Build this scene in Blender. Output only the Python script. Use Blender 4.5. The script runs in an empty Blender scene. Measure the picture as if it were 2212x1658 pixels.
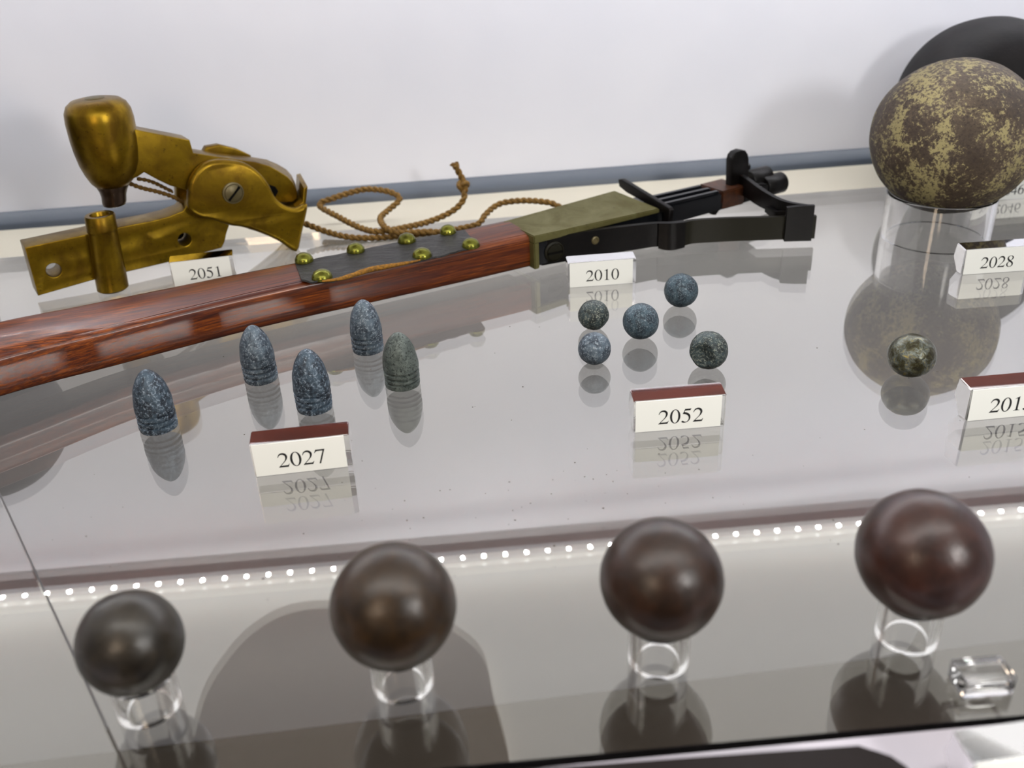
import bpy, bmesh, math, random
from mathutils import Vector, Matrix, noise
random.seed(7)
C = bpy.context.scene.collection
SC = bpy.context.scene
MM = 0.001                                   # every shape below is written in millimetres
PI = math.pi

# ------------------------------------------------------------------ camera, world, light, exposure
cam_d = bpy.data.cameras.new('camera')
cam = bpy.data.objects.new('camera', cam_d); C.objects.link(cam)
cam_d.sensor_width = 36.0
cam_d.lens = 36.0 * 2050 / 2212
cam_d.clip_start = 0.005; cam_d.clip_end = 20
R = Matrix(((0.9956, 0.0762, -0.0537), (-0.0831, 0.4652, -0.8813), (-0.0421, 0.8819, 0.4695)))
cam.matrix_world = Matrix.Translation((0, 0, 0.183)) @ R.to_4x4()
cam_d.dof.use_dof = True
cam_d.dof.focus_distance = 0.395
cam_d.dof.aperture_fstop = 12.5
SC.camera = cam
vs = SC.view_settings
vs.view_transform = 'Standard'; vs.look = 'None'; vs.gamma = 1.0; vs.use_curve_mapping = False
vs.exposure = -0.20
SC.cycles.caustics_reflective = False
SC.cycles.caustics_refractive = False
SC.cycles.use_denoising = True
SC.cycles.max_bounces = 14; SC.cycles.transmission_bounces = 12; SC.cycles.glossy_bounces = 6
SC.cycles.sample_clamp_indirect = 4.6

w = bpy.data.worlds.new('museum_room'); SC.world = w; w.use_nodes = True
w.node_tree.nodes['Background'].inputs[0].default_value = (0.62, 0.60, 0.60, 1)
w.node_tree.nodes['Background'].inputs[1].default_value = 0.34

def area(name, loc, size, power, col, aim):
    d = bpy.data.lights.new(name, 'AREA'); d.shape = 'RECTANGLE'
    d.size = size[0] * MM; d.size_y = size[1] * MM; d.energy = power; d.color = col
    o = bpy.data.objects.new(name, d); C.objects.link(o)
    o.location = Vector(loc) * MM
    o.rotation_euler = (Vector(aim) - Vector(loc)).to_track_quat('-Z', 'Y').to_euler()
    return o
area('front_top_lamp', (20, 120, 296), (520, 60), 0.9, (1.0, 0.99, 0.96), (20, 190, 0))
area('lower_case_fill', (0, 80, -60), (800, 60), 0.4, (1.0, 0.95, 0.88), (0, 560, -160))  # added fill, out of view, brightens what shows through the shelf
area('lower_wall_fill', (0, 580, -19), (1100, 14), 0.6, (1.0, 0.95, 0.9), (0, 582, -300))  # added fill hidden under the ledge, brightens the wall below the glass
area('room_lamp_right', (340, -150, 262), (80, 80), 1.75, (1.0, 0.98, 0.96), (60, 450, 20))
area('room_lamp_warm', (-170, -120, 230), (110, 110), 0.6, (1.0, 0.78, 0.58), (-240, 500, 30))

# ------------------------------------------------------------------ helpers
def srgb(r, g, b):
    f = lambda c: (c / 255 / 12.92) if c / 255 <= 0.04045 else ((c / 255 + 0.055) / 1.055) ** 2.4
    return (f(r), f(g), f(b), 1.0)

class Mat:
    def __init__(s, name):
        s.m = bpy.data.materials.new(name); s.m.use_nodes = True
        s.nt = s.m.node_tree; s.b = s.nt.nodes['Principled BSDF']
        tc = s.nt.nodes.new('ShaderNodeTexCoord')
        mp = s.nt.nodes.new('ShaderNodeMapping'); mp.inputs['Scale'].default_value = (1000, 1000, 1000)
        s.nt.links.new(tc.outputs['Object'], mp.inputs[0]); s.co = mp.outputs[0]; s.mp = mp
    def set(s, **k):
        for a, v in k.items():
            s.b.inputs[a.replace('_', ' ')].default_value = v
        return s
    def noise(s, scale, detail=4, rough=0.6, dist=0.0, vec=None):
        n = s.nt.nodes.new('ShaderNodeTexNoise')
        n.inputs['Scale'].default_value = scale; n.inputs['Detail'].default_value = detail
        n.inputs['Roughness'].default_value = rough; n.inputs['Distortion'].default_value = dist
        s.nt.links.new(vec or s.co, n.inputs['Vector']); return n.outputs['Fac']
    def stretch(s, sc, rotz=0):
        m = s.nt.nodes.new('ShaderNodeMapping'); m.inputs['Scale'].default_value = sc; m.inputs['Rotation'].default_value = (0, 0, rotz)
        s.nt.links.new(s.co, m.inputs[0])
        return m.outputs[0]
    def ramp(s, fac, stops):
        r = s.nt.nodes.new('ShaderNodeValToRGB'); e = r.color_ramp.elements
        e[0].position, e[0].color = stops[0]; e[1].position, e[1].color = stops[-1]
        for p, c in stops[1:-1]:
            x = e.new(p); x.color = c
        s.nt.links.new(fac, r.inputs[0]); return r.outputs[0]
    def mix(s, fac, a, b):
        m = s.nt.nodes.new('ShaderNodeMix'); m.data_type = 'RGBA'
        for v, i in ((fac, 0), (a, 6), (b, 7)):
            if hasattr(v, 'links'): s.nt.links.new(v, m.inputs[i])
            else: m.inputs[i].default_value = v
        return m.outputs[2]
    def col(s, c):
        s.nt.links.new(c, s.b.inputs['Base Color']); return s
    def rough(s, c):
        s.nt.links.new(c, s.b.inputs['Roughness']); return s
    def bump(s, h, dist=0.0003, strength=0.5):
        b = s.nt.nodes.new('ShaderNodeBump'); b.inputs['Distance'].default_value = dist; b.inputs['Strength'].default_value = strength
        s.nt.links.new(h, b.inputs['Height']); s.nt.links.new(b.outputs[0], s.b.inputs['Normal']); return s
g1 = lambda v: (v, v, v, 1)

def plain(name, c, rough=0.5, metal=0.0, **k):
    m = Mat(name); m.set(Base_Color=c, Roughness=rough, Metallic=metal, **k); return m.m

def glass(name, ior, col=(1, 1, 1, 1)):
    m = bpy.data.materials.new(name); m.use_nodes = True; nt = m.node_tree
    nt.nodes.remove(nt.nodes['Principled BSDF'])
    g = nt.nodes.new('ShaderNodeBsdfGlass'); g.inputs['Roughness'].default_value = 0.0
    g.inputs['IOR'].default_value = ior; g.inputs['Color'].default_value = col
    nt.links.new(g.outputs[0], nt.nodes['Material Output'].inputs[0]); return m

# lead: blue-grey with dark and pale speckle
def lead(name, c1, c2, c3, s1=0.22, s2=0.95):
    m = Mat(name); a = m.noise(s1, 5, .7, .4); b = m.noise(s2, 5, .75)
    base = m.mix(m.ramp(a, [(0.42, g1(0)), (0.56, g1(1))]), c1, c2)
    c = m.mix(m.ramp(b, [(0.53, g1(0)), (0.60, g1(1))]), base, c3)
    m.col(c).set(Roughness=0.48, Metallic=0.35); m.bump(b, 0.0002, 0.7); return m.m
LEAD_A = lead('lead_blue', srgb(44, 53, 64), srgb(84, 97, 108), srgb(132, 142, 150))
LEAD_B = lead('lead_dark_blue', srgb(26, 33, 43), srgb(62, 77, 90), srgb(125, 138, 150))
LEAD_C = lead('lead_green_grey', srgb(95, 103, 98), srgb(72, 80, 76), srgb(30, 36, 34), .3, 1.1)
LEAD_D = lead('lead_ball_slate', srgb(28, 40, 50), srgb(62, 80, 90), srgb(112, 125, 132), .3, 1.3)
LEAD_E = lead('lead_ball_dark', srgb(24, 32, 32), srgb(56, 68, 70), srgb(128, 132, 120), .3, 1.2)

# brass
def brass(name, c1, c2, c3, rough=.34, metal=.85):
    m = Mat(name); a = m.noise(.06, 5, .6, .5); b = m.noise(.45, 6, .7)
    c = m.mix(m.ramp(a, [(.35, g1(0)), (.65, g1(1))]), c1, c2)
    c = m.mix(m.ramp(b, [(.60, g1(0)), (.72, g1(1))]), c, c3)
    m.col(c).set(Metallic=metal); m.rough(m.ramp(a, [(.3, g1(rough)), (.7, g1(rough + .14))])); m.bump(b, .0002, .25); return m.m
BRASS = brass('aged_brass', srgb(140, 112, 20), srgb(96, 71, 8), srgb(56, 37, 6), .27, .85)
BRASS_OLIVE = brass('olive_brass', srgb(112, 108, 66), srgb(92, 87, 46), srgb(74, 70, 38), .45, .6)
BRASS_SHINY = brass('polished_brass_stud', srgb(118, 118, 44), srgb(84, 84, 28), srgb(46, 44, 14), .2)
IRON = Mat('black_iron'); _n = IRON.noise(.4, 5, .6)
IRON.col(IRON.ramp(_n, [(.35, srgb(4, 3, 3)), (.62, srgb(12, 9, 8))])).set(Roughness=.42, Metallic=.0, Specular_IOR_Level=.18).bump(_n, .0002, .3); IRON = IRON.m
IRON_BLUE = plain('blued_iron', srgb(10, 12, 16), .26, .1)
IRON_OLIVE = plain('olive_brown_iron', srgb(22, 20, 9), .5, 0, Specular_IOR_Level=.2)
IRON_BROWN = Mat('browned_iron'); _n = IRON_BROWN.noise(.3, 4)
IRON_BROWN.col(IRON_BROWN.ramp(_n, [(.35, srgb(46, 22, 8)), (.65, srgb(74, 38, 14))])).set(Roughness=.45, Metallic=.2); IRON_BROWN = IRON_BROWN.m
STEEL = plain('worn_steel', srgb(98, 88, 58), .42, .4)
SLOT_SHADE = plain('dark_slot_and_shade', srgb(8, 7, 6), .9, 0, Specular_IOR_Level=.1)  # near-black of screw slots, also painted shade for hollows
RUSTY = plain('dark_steel_nipple', srgb(66, 52, 42), .3, .8)

# wood of the long stock
WOOD = Mat('red_brown_walnut')
_ang = -0.43
_v = WOOD.stretch((.035, .9, .7), 0)
WOOD.nt.nodes.remove(WOOD.nt.nodes[_v.node.name])
_m0 = WOOD.nt.nodes.new('ShaderNodeMapping'); _m0.inputs['Rotation'].default_value = (0, 0, _ang)
WOOD.nt.links.new(WOOD.co, _m0.inputs[0])
_m1 = WOOD.nt.nodes.new('ShaderNodeMapping'); _m1.inputs['Scale'].default_value = (.022, 1.0, 1.0)
WOOD.nt.links.new(_m0.outputs[0], _m1.inputs[0])
_a = WOOD.noise(1.0, 7, .68, .5, vec=_m1.outputs[0])
_m2 = WOOD.nt.nodes.new('ShaderNodeMapping'); _m2.inputs['Scale'].default_value = (.012, .12, .12)
WOOD.nt.links.new(_m0.outputs[0], _m2.inputs[0])
_b = WOOD.noise(1.0, 3, .5, .3, vec=_m2.outputs[0])
_c = WOOD.ramp(_a, [(.30, srgb(26, 8, 0)), (.45, srgb(72, 28, 4)), (.56, srgb(116, 54, 8)), (.72, srgb(160, 86, 20))])
_c = WOOD.mix(WOOD.ramp(_b, [(.35, g1(.75)), (.6, g1(0))]), _c, srgb(62, 18, 10))
WOOD.col(_c).set(Roughness=.42); WOOD.b.inputs['Specular IOR Level'].default_value = .3; WOOD.b.inputs['Coat Weight'].default_value = .2; WOOD.b.inputs['Coat Roughness'].default_value = .16
WOOD.bump(_a, .0002, .25); WOOD = WOOD.m

LEATHER = Mat('black_leather'); _a = LEATHER.noise(.18, 6, .7, 1.0, vec=LEATHER.stretch((.4, 1.4, 1), 0)); _b = LEATHER.noise(1.2, 4)
LEATHER.col(LEATHER.ramp(_a, [(.3, srgb(20, 20, 20)), (.6, srgb(48, 48, 48)), (.74, srgb(70, 66, 52))])).set(Roughness=.38).bump(_a, .004, .8); LEATHER = LEATHER.m
LEATHER_EDGE = Mat('torn_yellow_leather'); _a = LEATHER_EDGE.noise(.8, 4)
LEATHER_EDGE.col(LEATHER_EDGE.ramp(_a, [(.3, srgb(84, 58, 14)), (.6, srgb(158, 108, 24))])).set(Roughness=.8).bump(_a, .0006, .8); LEATHER_EDGE = LEATHER_EDGE.m

ROPE = Mat('brown_cord'); _a = ROPE.noise(.9, 4)
ROPE.col(ROPE.ramp(_a, [(.3, srgb(70, 48, 10)), (.7, srgb(128, 94, 28))])).set(Roughness=.85).bump(_a, .0003, .6); ROPE = ROPE.m

# shell with lichen-coloured crust
CRUST = Mat('crusted_iron'); _a = CRUST.noise(.06, 6, .72, .3); _b = CRUST.noise(.5, 7, .78, .2); _c = CRUST.noise(.03, 2)
_mul = CRUST.nt.nodes.new('ShaderNodeMath'); _mul.operation = 'MULTIPLY_ADD'; _mul.inputs[1].default_value = .45
CRUST.nt.links.new(_a, _mul.inputs[0])
_mul2 = CRUST.nt.nodes.new('ShaderNodeMath'); _mul2.operation = 'MULTIPLY'; _mul2.inputs[1].default_value = .55
CRUST.nt.links.new(_b, _mul2.inputs[0]); CRUST.nt.links.new(_mul2.outputs[0], _mul.inputs[2])
_base = CRUST.ramp(_c, [(.35, srgb(56, 42, 28)), (.55, srgb(82, 68, 52)), (.7, srgb(112, 98, 80))])
_dark = CRUST.mix(CRUST.ramp(_b, [(.40, g1(.8)), (.5, g1(0))]), _base, srgb(42, 28, 18))
_cc = CRUST.mix(CRUST.ramp(_mul.outputs[0], [(.518, g1(0)), (.545, g1(1))]), _dark, srgb(158, 146, 100))
CRUST.col(_cc).set(Roughness=.62).bump(_mul.outputs[0], .002, .5); CRUST = CRUST.m
DARKSHOT = Mat('dark_shot_iron'); _a = DARKSHOT.noise(.08, 5, .7)
DARKSHOT.col(DARKSHOT.ramp(_a, [(.35, srgb(6, 5, 6)), (.6, srgb(16, 13, 13))])).set(Roughness=.7, Specular_IOR_Level=.25).bump(_a, .0015, .3); DARKSHOT = DARKSHOT.m
def shot(name, c1, c2, rough=.42):
    m = Mat(name); a = m.noise(.14, 5, .6, .4)
    m.col(m.ramp(a, [(.32, c1), (.66, c2)])).set(Roughness=rough - .04, Metallic=.1, Specular_IOR_Level=.5); m.bump(a, .0006, .3); return m.m
SHOT1 = shot('shot_grey_brown', srgb(17, 13, 7), srgb(40, 33, 22))
SHOT2 = shot('shot_olive_brown', srgb(24, 13, 1), srgb(48, 30, 5))
SHOT3 = shot('shot_brown', srgb(24, 11, 2), srgb(46, 25, 9))
SHOT4 = shot('shot_red_brown', srgb(30, 11, 5), srgb(54, 27, 17), .4)
BRONZE = Mat('mottled_bronze'); _a = BRONZE.noise(.28, 6, .75, .5); _b = BRONZE.noise(.55, 4)
_c = BRONZE.ramp(_a, [(.34, srgb(28, 26, 16)), (.47, srgb(62, 58, 32)), (.56, srgb(88, 94, 90)), (.68, srgb(150, 134, 66))])
BRONZE.col(_c).set(Roughness=.32, Metallic=.5).bump(_b, .0006, .4); BRONZE = BRONZE.m

WALL = Mat('white_wall_panel'); _a = WALL.noise(.006, 3)
WALL.col(WALL.ramp(_a, [(.3, srgb(220, 222, 232)), (.7, srgb(230, 231, 239))])).set(Roughness=.7); WALL = WALL.m
LEDGE = plain('cream_ledge', srgb(186, 180, 164), .6)
CHANNEL = plain('blue_grey_channel', srgb(70, 77, 88), .45, .0)
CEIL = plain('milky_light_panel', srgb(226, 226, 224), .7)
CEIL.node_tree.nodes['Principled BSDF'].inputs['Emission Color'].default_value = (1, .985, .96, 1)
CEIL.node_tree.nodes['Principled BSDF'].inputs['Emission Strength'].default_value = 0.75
FLOORM = Mat('pale_lower_case'); _a = FLOORM.noise(.008, 3)
FLOORM.col(FLOORM.ramp(_a, [(.3, srgb(100, 92, 84)), (.7, srgb(112, 103, 95))])).set(Roughness=.8); FLOORM = FLOORM.m
RAILM = Mat('brown_wood_rail'); _a = RAILM.noise(.05, 4, vec=RAILM.stretch((.2, 1, 1)))
RAILM.col(RAILM.ramp(_a, [(.3, srgb(74, 22, 10)), (.7, srgb(118, 42, 20))])).set(Roughness=.5); RAILM = RAILM.m
METAL = plain('pale_lacquered_edge', srgb(196, 190, 198), .16, 0)
LACQUER = plain('dark_brown_lacquer', srgb(18, 9, 7), .45, 0, Specular_IOR_Level=.2)
GLASS = glass('shelf_glass', 1.52, (.985, .98, .95, 1))
_nt = GLASS.node_tree; _g = _nt.nodes['Glass BSDF']                       # coated glass: a stronger mirror at both faces
_gl = _nt.nodes.new('ShaderNodeBsdfGlossy'); _gl.inputs['Roughness'].default_value = 0.0; _gl.inputs['Color'].default_value = (1, .99, .955, 1)
_fr = _nt.nodes.new('ShaderNodeFresnel'); _fr.inputs['IOR'].default_value = 1.52
_mt = _nt.nodes.new('ShaderNodeMath'); _mt.operation = 'MULTIPLY'; _mt.inputs[1].default_value = 1.9; _mt.use_clamp = True
_mx = _nt.nodes.new('ShaderNodeMixShader')
_nt.links.new(_fr.outputs[0], _mt.inputs[0]); _nt.links.new(_mt.outputs[0], _mx.inputs[0])
_nt.links.new(_g.outputs[0], _mx.inputs[1]); _nt.links.new(_gl.outputs[0], _mx.inputs[2])
_nt.links.new(_mx.outputs[0], _nt.nodes['Material Output'].inputs[0])
ACRYLIC = glass('clear_acrylic', 1.49)
CARD = plain('white_card', srgb(250, 251, 244), .7)
DARK_SHEET = plain('grey_darkening_sheet', srgb(70, 66, 64), .5)  # for the sheet added to darken the clear blocks
INK = plain('black_ink', srgb(6, 6, 6), .8)
LEDTAPE = plain('milky_led_channel', srgb(225, 225, 220), .5)
LEDTAPE.node_tree.nodes['Principled BSDF'].inputs['Emission Color'].default_value = (1, .98, .95, 1)
LEDTAPE.node_tree.nodes['Principled BSDF'].inputs['Emission Strength'].default_value = 1.4
LED = bpy.data.materials.new('led_glow'); LED.use_nodes = True
_nt = LED.node_tree; _nt.nodes.remove(_nt.nodes['Principled BSDF'])
_e = _nt.nodes.new('ShaderNodeEmission'); _e.inputs[0].default_value = (.955, .97, 1.0, 1); _e.inputs[1].default_value = 1500
_nt.links.new(_e.outputs[0], _nt.nodes['Material Output'].inputs[0])

def finish(o, mat, parent, loc):
    me = o.data
    if mat: me.materials.append(mat)
    if parent:
        o.parent = parent
    else:
        o.location = Vector(loc) * MM
    C.objects.link(o); return o

def mk(name, bm, mat, parent=None, loc=(0, 0, 0), smooth=35, label=None):
    """bm is in world millimetres; the object's origin goes to loc (or its parent's)."""
    org = Vector(parent['o_mm']) if parent and 'o_mm' in parent else Vector(loc)
    for v in bm.verts: v.co = (v.co - org) * MM
    bmesh.ops.recalc_face_normals(bm, faces=bm.faces)
    me = bpy.data.meshes.new(name); bm.to_mesh(me); bm.free()
    if smooth:
        for p in me.polygons: p.use_smooth = True
        me.set_sharp_from_angle(angle=math.radians(smooth))
    o = bpy.data.objects.new(name, me); o['o_mm'] = tuple(org)
    finish(o, mat, parent, org)
    if label: o['label'] = label
    return o

def root(name, loc, label, cat, group=None):
    o = bpy.data.objects.new(name, None); C.objects.link(o); o.empty_display_size = .01
    o.location = Vector(loc) * MM; o['o_mm'] = tuple(loc)
    return tag(o, label, cat, group)
def tag(o, label, cat, group=None):
    o['label'] = label; o['category'] = cat
    if group: o['group'] = group
    return o
def struct(o, label=None):
    o['kind'] = 'structure'
    if label: o['label'] = label
    return o

def box(bm, lo, hi, rot=0, piv=None, bev=0, seg=2):
    r = bmesh.ops.create_cube(bm, size=1); vs_ = r['verts']
    for v in vs_:
        v.co = Vector([lo[i] + (v.co[i] + .5) * (hi[i] - lo[i]) for i in range(3)])
    if bev:
        es = list({e for v in vs_ for e in v.link_edges})
        q = bmesh.ops.bevel(bm, geom=es, offset=bev, segments=seg, affect='EDGES', profile=.5)
        vs_ = list({v for f in q['faces'] for v in f.verts} | {v for v in vs_ if v.is_valid})
    if rot:
        p = Vector(piv or lo); M = Matrix.Translation(p) @ Matrix.Rotation(rot, 4, 'Z') @ Matrix.Translation(-p)
        bmesh.ops.transform(bm, matrix=M, verts=[v for v in vs_ if v.is_valid])
    return bm

def prism(bm, poly, z0, z1):
    """horizontal polygon (x, y) from z0 to z1"""
    a = [bm.verts.new((x, y, z0)) for x, y in poly]; b = [bm.verts.new((x, y, z1)) for x, y in poly]
    bm.faces.new(a[::-1]); bm.faces.new(b)
    n = len(poly)
    for i in range(n): bm.faces.new((a[i], a[(i + 1) % n], b[(i + 1) % n], b[i]))
    return bm

def lathe(bm, prof, c=(0, 0), n=48, center=None, axis=None, dz=0):
    """prof: (r, z). center(z)->(x,y) offsets allowed; axis = (origin, dir) places it along any direction"""
    rings = []
    for r, z in prof:
        z += dz
        cx, cy = center(z) if center else c
        if r < 1e-6: rings.append([bm.verts.new((cx, cy, z))])
        else: rings.append([bm.verts.new((cx + r * math.cos(2 * PI * i / n), cy + r * math.sin(2 * PI * i / n), z)) for i in range(n)])
    for a, b in zip(rings, rings[1:]):
        if len(a) == 1 and len(b) == 1: continue
        for i in range(n):
            j = (i + 1) % n
            if len(a) == 1: bm.faces.new((a[0], b[i], b[j]))
            elif len(b) == 1: bm.faces.new((a[i], a[j], b[0]))
            else: bm.faces.new((a[i], a[j], b[j], b[i]))
    if axis:
        q = Vector(axis[1]).normalized().to_track_quat('Z', 'Y').to_matrix().to_4x4()
        bmesh.ops.transform(bm, matrix=Matrix.Translation(axis[0]) @ q, verts=[v for r in rings for v in r])
    return bm

def sphere(bm, c, r, seg=64, lump=0, lscale=.05, seed=0, squash=(1, 1, 1), dent=None):
    q = bmesh.ops.create_icosphere(bm, subdivisions=5 if seg < 80 else 6, radius=1)
    for v in q['verts']:
        d = v.co.normalized(); k = 1.0
        if lump:
            k += lump * noise.noise(d * 1.6 + Vector((seed, 0, 0))) + lump * .5 * noise.noise(d * 5 + Vector((0, seed, 0)))
        if dent:
            dd = Vector(dent[0]).normalized().dot(d)
            if dd > dent[1]: k = dent[1] / dd * (1 - dent[2] * (dd - dent[1])) * (1 + .07 * noise.noise(d * 6) + .04 * noise.noise(d * 15))
        v.co = Vector(c) + Vector((d[0] * squash[0], d[1] * squash[1], d[2] * squash[2])) * r * k
    return bm

def tube(bm, pts, r, n=8, cap=True, twist=None):
    P = [Vector(p) for p in pts]; rings = []; up = Vector((0, 0, 1)); N = None
    for i, p in enumerate(P):
        t = (P[min(i + 1, len(P) - 1)] - P[max(i - 1, 0)]).normalized()
        if N is None: N = t.cross(up).normalized() if abs(t.z) < .95 else t.cross(Vector((1, 0, 0))).normalized()
        N = (N - t * N.dot(t)).normalized(); B = t.cross(N)
        rr = r(i / (len(P) - 1)) if callable(r) else r
        rings.append([bm.verts.new(p + (N * math.cos(2 * PI * k / n) + B * math.sin(2 * PI * k / n)) * rr) for k in range(n)])
    for a, b in zip(rings, rings[1:]):
        for k in range(n): bm.faces.new((a[k], a[(k + 1) % n], b[(k + 1) % n], b[k]))
    if cap: bm.faces.new(rings[0][::-1]); bm.faces.new(rings[-1])
    return bm

def catmull(pts, sub=8, closed=False):
    P = [Vector(p) for p in pts]; out = []; n = len(P)
    rng = range(n if closed else n - 1)
    for i in rng:
        g = (lambda k: P[k % n]) if closed else (lambda k: P[max(0, min(n - 1, k))])
        p0, p1, p2, p3 = g(i - 1), g(i), g(i + 1), g(i + 2)
        for s in range(sub):
            t = s / sub
            out.append(.5 * ((2 * p1) + (p2 - p0) * t + (2 * p0 - 5 * p1 + 4 * p2 - p3) * t * t + (3 * p1 - p0 - 3 * p2 + p3) * t ** 3))
    if not closed: out.append(P[-1])
    return out

def rope(bm, pts, r=1.5, pitch=7.5, strands=2):
    """a laid cord: strands wound round the centre line"""
    L = catmull(pts, 14); s = 0; C3 = []; N = None
    for i, p in enumerate(L):
        t = (L[min(i + 1, len(L) - 1)] - L[max(i - 1, 0)]).normalized()
        if i: s += (p - L[i - 1]).length
        if N is None: N = t.cross(Vector((0, 0, 1))).normalized()
        N = (N - t * N.dot(t)).normalized(); C3.append((p, N.copy(), t.cross(N), s))
    # resample finely
    M = max(8, int(s / 0.9)); out = [[] for _ in range(strands)]; j = 0
    for q in range(M + 1):
        d = s * q / M
        while j < len(C3) - 2 and C3[j + 1][3] < d: j += 1
        a, b = C3[j], C3[j + 1]; f = 0 if b[3] == a[3] else (d - a[3]) / (b[3] - a[3])
        p = a[0].lerp(b[0], f); n_ = a[1].lerp(b[1], f); bb = a[2].lerp(b[2], f)
        for k in range(strands):
            an = 2 * PI * (d / pitch + k / strands)
            out[k].append(p + (n_ * math.cos(an) + bb * math.sin(an)) * r * .48)
    for k in range(strands): tube(bm, out[k], r * .66, 7)
    return bm

def plate2d(loops, t0, t1, bev=0.0, seg=2):
    """filled outline with holes -> bmesh in (a, z, t); t from t0 to t1"""
    cu = bpy.data.curves.new('tmp', 'CURVE'); cu.dimensions = '2D'; cu.fill_mode = 'BOTH'
    th = t1 - t0; bev = min(bev, th * .49)
    cu.extrude = th / 2 - bev; cu.bevel_depth = bev; cu.bevel_resolution = seg; cu.offset = -bev
    for lp in loops:
        sp = cu.splines.new('POLY'); sp.points.add(len(lp) - 1)
        for i, p in enumerate(lp): sp.points[i].co = (p[0], p[1], 0, 1)
        sp.use_cyclic_u = True
    ob = bpy.data.objects.new('tmp', cu); C.objects.link(ob)
    dg = bpy.context.evaluated_depsgraph_get(); dg.update()
    me = bpy.data.meshes.new_from_object(ob.evaluated_get(dg))
    C.objects.unlink(ob); bpy.data.objects.remove(ob); bpy.data.curves.remove(cu)
    bm = bmesh.new(); bm.from_mesh(me); bpy.data.meshes.remove(me)
    bmesh.ops.remove_doubles(bm, verts=bm.verts, dist=1e-4)
    for v in bm.verts: v.co.z += (t0 + t1) / 2
    return bm
def frame_map(bm, O, A, warp=None):
    """(a, z, t) -> world: O + A*a + n*t, height z"""
    O = Vector((O[0], O[1], 0)); A = Vector((A[0], A[1], 0)); N = Vector((-A[1], A[0], 0))
    for v in bm.verts:
        a, z, t = v.co
        if warp: a, z, t = warp(a, z, t)
        v.co = O + A * a + N * t + Vector((0, 0, z))
    return bm
def merge(dst, src):
    me = bpy.data.meshes.new('t'); src.to_mesh(me); src.free(); dst.from_mesh(me); bpy.data.meshes.remove(me); return dst
def circ(a, z, r, n=20): return [(a + r * math.cos(2 * PI * i / n), z + r * math.sin(2 * PI * i / n)) for i in range(n)]

# ------------------------------------------------------------------ serif numerals (flat print)
GLY = {
 '0': ['E 250 331 226 345', 'E 250 331 134 318'],
 '1': ['M 118 0 L 394 0 L 394 15 Q 300 20 300 75 L 300 676 L 291 676 L 111 585 L 111 571 Q 160 592 185 592 Q 215 592 215 545 L 215 80 Q 215 20 118 15'],
 '2': ['M 30 0 L 420 0 L 475 137 L 461 142 Q 440 110 425 95 Q 405 76 370 76 L 128 76 L 299 255 Q 424 380 424 490 Q 424 570 370 622 Q 315 676 240 676 Q 150 676 95 615 Q 50 565 31 475 L 52 470 Q 75 530 105 560 Q 145 600 200 600 Q 260 600 300 560 Q 338 520 338 455 Q 338 330 210 200 L 30 12'],
 '4': ['M 292 0 L 370 0 L 370 167 L 472 167 L 472 231 L 370 231 L 370 676 L 326 676 L 12 231 L 12 167 L 292 167', 'M 292 231 L 292 571 L 52 231'],
 '5': ['M 172 662 L 385 662 Q 410 662 424 684 L 438 678 L 402 592 Q 397 583 385 583 L 176 583 L 142 512 Q 260 490 325 440 Q 415 375 415 245 Q 415 140 345 65 Q 270 -14 150 -14 Q 90 -14 60 5 Q 31 22 31 48 Q 31 85 72 85 Q 100 85 135 58 Q 175 28 208 28 Q 265 28 305 80 Q 342 128 342 195 Q 342 300 265 360 Q 195 415 75 424'],
 '6': ['M 446 684 L 448 668 Q 340 655 260 585 Q 170 505 140 395 Q 195 430 265 430 Q 355 430 410 370 Q 468 310 468 215 Q 468 120 415 55 Q 355 -14 255 -14 Q 155 -14 95 60 Q 34 140 34 270 Q 34 440 150 560 Q 265 675 446 684', 'E 254 197 124 183'],
 '7': ['M 449 662 L 79 662 L 20 515 L 37 507 Q 75 565 105 580 Q 130 594 170 594 L 370 594 L 172 -8 L 237 -8 L 449 646'],
 '8': ['M 248 676 Q 330 676 380 632 Q 424 592 424 530 Q 424 450 290 370 Q 445 270 445 155 Q 445 80 390 33 Q 335 -14 248 -14 Q 160 -14 108 32 Q 56 78 56 145 Q 56 235 186 322 Q 62 415 62 513 Q 62 585 115 630 Q 168 676 248 676', 'M 245 648 Q 192 648 165 618 Q 138 590 138 548 Q 138 470 262 388 Q 350 445 350 532 Q 350 590 322 618 Q 295 648 245 648', 'M 210 307 Q 132 240 132 155 Q 132 95 165 55 Q 198 14 252 14 Q 305 14 338 48 Q 370 80 370 130 Q 370 175 343 208 Q 310 245 210 307'],
}
def contour(s):
    k = s.split(); out = []; i = 0; cur = None
    if k[0] == 'E':
        cx, cy, rx, ry = map(float, k[1:5])
        return [(cx + rx * math.cos(2 * PI * j / 36), cy + ry * math.sin(2 * PI * j / 36)) for j in range(36)]
    while i < len(k):
        if k[i] in 'ML': cur = (float(k[i + 1]), float(k[i + 2])); out.append(cur); i += 3
        else:
            c = (float(k[i + 1]), float(k[i + 2])); e = (float(k[i + 3]), float(k[i + 4]))
            for j in range(1, 7):
                t = j / 6; out.append(((1 - t) ** 2 * cur[0] + 2 * t * (1 - t) * c[0] + t * t * e[0], (1 - t) ** 2 * cur[1] + 2 * t * (1 - t) * c[1] + t * t * e[1]))
            cur = e; i += 5
    if abs(out[0][0] - out[-1][0]) < 1e-6 and abs(out[0][1] - out[-1][1]) < 1e-6: out.pop()
    return out
def digits(text, em, a0, z0, t0, t1):
    loops = []
    for i, ch in enumerate(text):
        for s in GLY[ch]: loops.append([(a0 + (x / 1000 + i * .5) * em, z0 + y / 1000 * em) for x, y in contour(s)])
    bm = bmesh.new()
    return plate2d(loops, t0, t1)

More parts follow.
